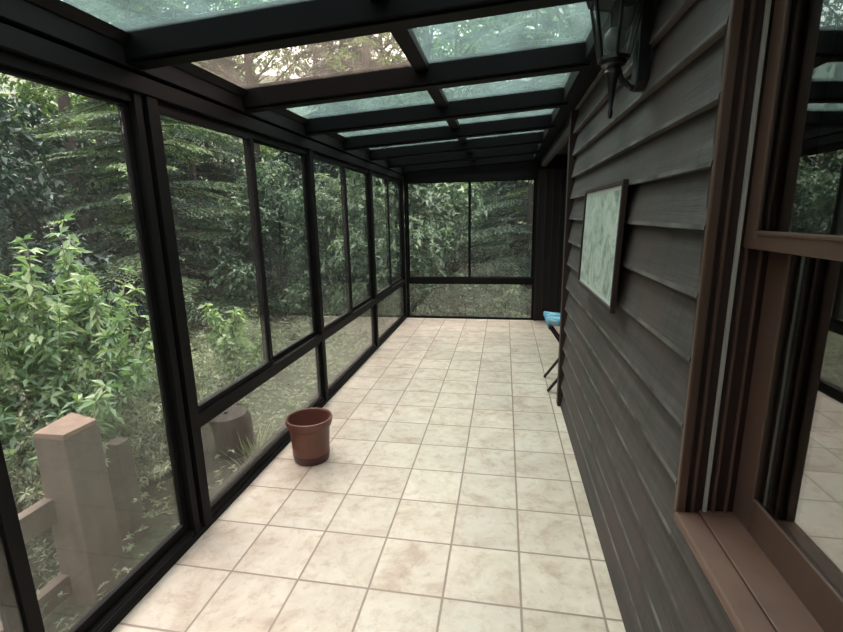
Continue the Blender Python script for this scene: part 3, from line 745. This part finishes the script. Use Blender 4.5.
# ------------------------------------------------------------------ folding stool in the recess corner
dw = simple('dark_stool_wood', (.028, .013, .012), .5, .2, 10)
st = empty('folding_stool', (.515, 1.915, 0)); tag(st, 'small folding stool with blue seat and crossed dark legs by the wall corner', 'stool')
for sy in (-.185, .185):
    for sg in (-1, 1):
        off = .012*sg
        MB().bar((-.205*sg, sy+off, .006), (.205*sg, sy+off, .590), .022, .026, (0, 1, 0)).build('leg', dw, st, bevel=.003)
for sx_ in (-.205, .205):
    MB().bar((sx_, -.205, .590), (sx_, .205, .590), .030, .026).build('seat_rail', dw, st, bevel=.003)
t = NT('blue_seat_cloth'); tc = t.n('ShaderNodeTexCoord').outputs['Object']
nz = t.n('ShaderNodeTexNoise', Vector=tc, Scale=9., Detail=2).outputs[0]
c = t.ramp(nz, [(.42, (.06, .22, .36)), (.55, (.12, .36, .52)), (.62, (.38, .55, .60))])
b = t.n('ShaderNodeBsdfPrincipled', **{'Base__Color': c, 'Roughness': .8})
cl = t.fin(b.outputs[0]); m = MB(); n = 10; vs = []
for k in range(n+1):
    x = -.235+.47*k/n; z = .612-.018*math.sin(math.pi*k/n); vs += [(x, -.19, z), (x, .19, z), (x, .19, z+.05), (x, -.19, z+.05)]
m.add(vs, [(0,1,2,3), (4*n+3, 4*n+2, 4*n+1, 4*n)]+[(4*k+i, 4*k+(i+1) % 4, 4*k+4+(i+1) % 4, 4*k+4+i) for k in range(n) for i in range(4)])
m.build('seat', cl, st, bevel=.012)

# ------------------------------------------------------------------ framed map
fx = .345
mp_ = empty('framed_map', (fx, .155, 1.402)); tag(mp_, 'pale green and white map in a red brown frame on the dark clapboards', 'framed map')
mp_.rotation_euler = (0, math.radians(1.6), 0)      # hangs with its foot a little off the wall
y0, y1, z0, z1 = -.44, .44, -.258, .275
fr = MB(); b_ = .020
fr.box(0, .022, y0, y1, z0, z0+b_).box(0, .022, y0, y1, z1-b_, z1).box(0, .022, y0, y0+b_, z0+b_, z1-b_).box(0, .022, y1-b_, y1, z0+b_, z1-b_)
fr.build('frame', M['trim'], mp_, bevel=.003)
t = NT('printed_map'); tc = t.n('ShaderNodeTexCoord').outputs['Object']; s = t.n('ShaderNodeSeparateXYZ', i0=tc)
n1 = t.n('ShaderNodeTexNoise', Vector=tc, Scale=7., Detail=9, Roughness=.72, Distortion=1.4).outputs[0]
vo = t.n('ShaderNodeTexVoronoi', _feature='DISTANCE_TO_EDGE', Vector=t.n('ShaderNodeVectorMath', _operation='MULTIPLY_ADD', i0=t.n('ShaderNodeTexNoise', Vector=tc, Scale=6.).outputs[1], i1=(.1, .1, .1), i2=tc).outputs[0], Scale=22.).outputs[0]
c = t.ramp(n1, [(.36, (.08, .13, .105)), (.44, (.30, .38, .33)), (.56, (.56, .63, .575))])
ln = t.n('ShaderNodeMapRange', Value=vo, From__Min=.01, From__Max=.05).outputs[0]
c = t.mix(t.math('MULTIPLY_ADD', ln, .45, .55), (.62, .66, .62), c)
ay = t.math('ABSOLUTE', s.outputs[1]); az = t.math('ABSOLUTE', t.math('SUBTRACT', s.outputs[2], .0085))
bd = t.math('MAXIMUM', t.math('GREATER_THAN', ay, .405), t.math('GREATER_THAN', az, .230))
c = t.mix(bd, c, (.62, .66, .62))
b = t.n('ShaderNodeBsdfPrincipled', **{'Base__Color': c, 'Roughness': .35}); mapm = t.fin(b.outputs[0])
MB().box(.010, .016, y0+.012, y1-.012, z0+.012, z1-.012).build('map_sheet', mapm, mp_)

# ------------------------------------------------------------------ wall lantern
lc = (.276, -.35)
lt = empty('wall_lantern', (XR-.004, -.35, 2.10)); tag(lt, 'black carriage lantern with frosted globe bulb high on the clapboard wall', 'wall lantern')
dx = lc[0]-(XR-.004)
m = MB(); m.lathe([(.0, -.215), (.006, -.212), (.010, -.195), (.007, -.18), (.012, -.13), (.020, -.075), (.030, -.06), (.024, -.045), (.042, -.035), (.046, -.022), (.046, -.016)], (dx, 0, 0), 12)
m.build('finial', M['black_metal'], lt)
def hexring(r, z): return [(dx+r*math.cos(math.pi/6+k*math.pi/3), r*math.sin(math.pi/6+k*math.pi/3), z) for k in range(6)]
lo, hi = hexring(.052, -.016), hexring(.092, .175)
m = MB()
for a, b in zip(lo, hi): m.bar(a, b, .009, .009)
for rr in (lo, hi):
    for k in range(6): m.bar(rr[k], rr[(k+1) % 6], .010, .012)
m.build('cage', M['black_metal'], lt)
m = MB(); vs = [tuple(v) for v in hexring(.050, -.014)+hexring(.089, .172)]
m.add(vs, [(k, (k+1) % 6, 6+(k+1) % 6, 6+k) for k in range(6)])
lg = m.build('lantern_glass', glass_mat('lantern_glass_pane', (.85, .9, .9), .05, .25, (.6, .65, .65)), lt)
m = MB(); m.lathe([(.102, .172), (.106, .180), (.060, .215), (.022, .235), (.012, .25), (.010, .262)], (dx, 0, 0), 12); m.build('roof_cap', M['black_metal'], lt)
m = MB(); m.lathe([(.0, -.012), (.016, -.010), (.016, .010), (.026, .016), (.034, .030), (.037, .048), (.034, .068), (.020, .083), (.0, .088)], (dx, 0, 0), 20); m.build('globe_bulb', M['bulb'], lt)
m = MB(); m.prism([(-.035, -.10), (-.018, -.125), (0, -.13), (.018, -.125), (.035, -.10), (.035, .16), (0, .20), (-.035, .16)], 0, -.030, .014)
m.build('backplate', M['black_metal'], lt, bevel=.004)
m = MB(); m.tube([(0, 0, -.095), (-.035, 0, -.115), (-.07, 0, -.085), (dx+.02, 0, -.05)], [.011, .011, .010, .009], 8)
m.build('bracket_arm', M['black_metal'], lt)
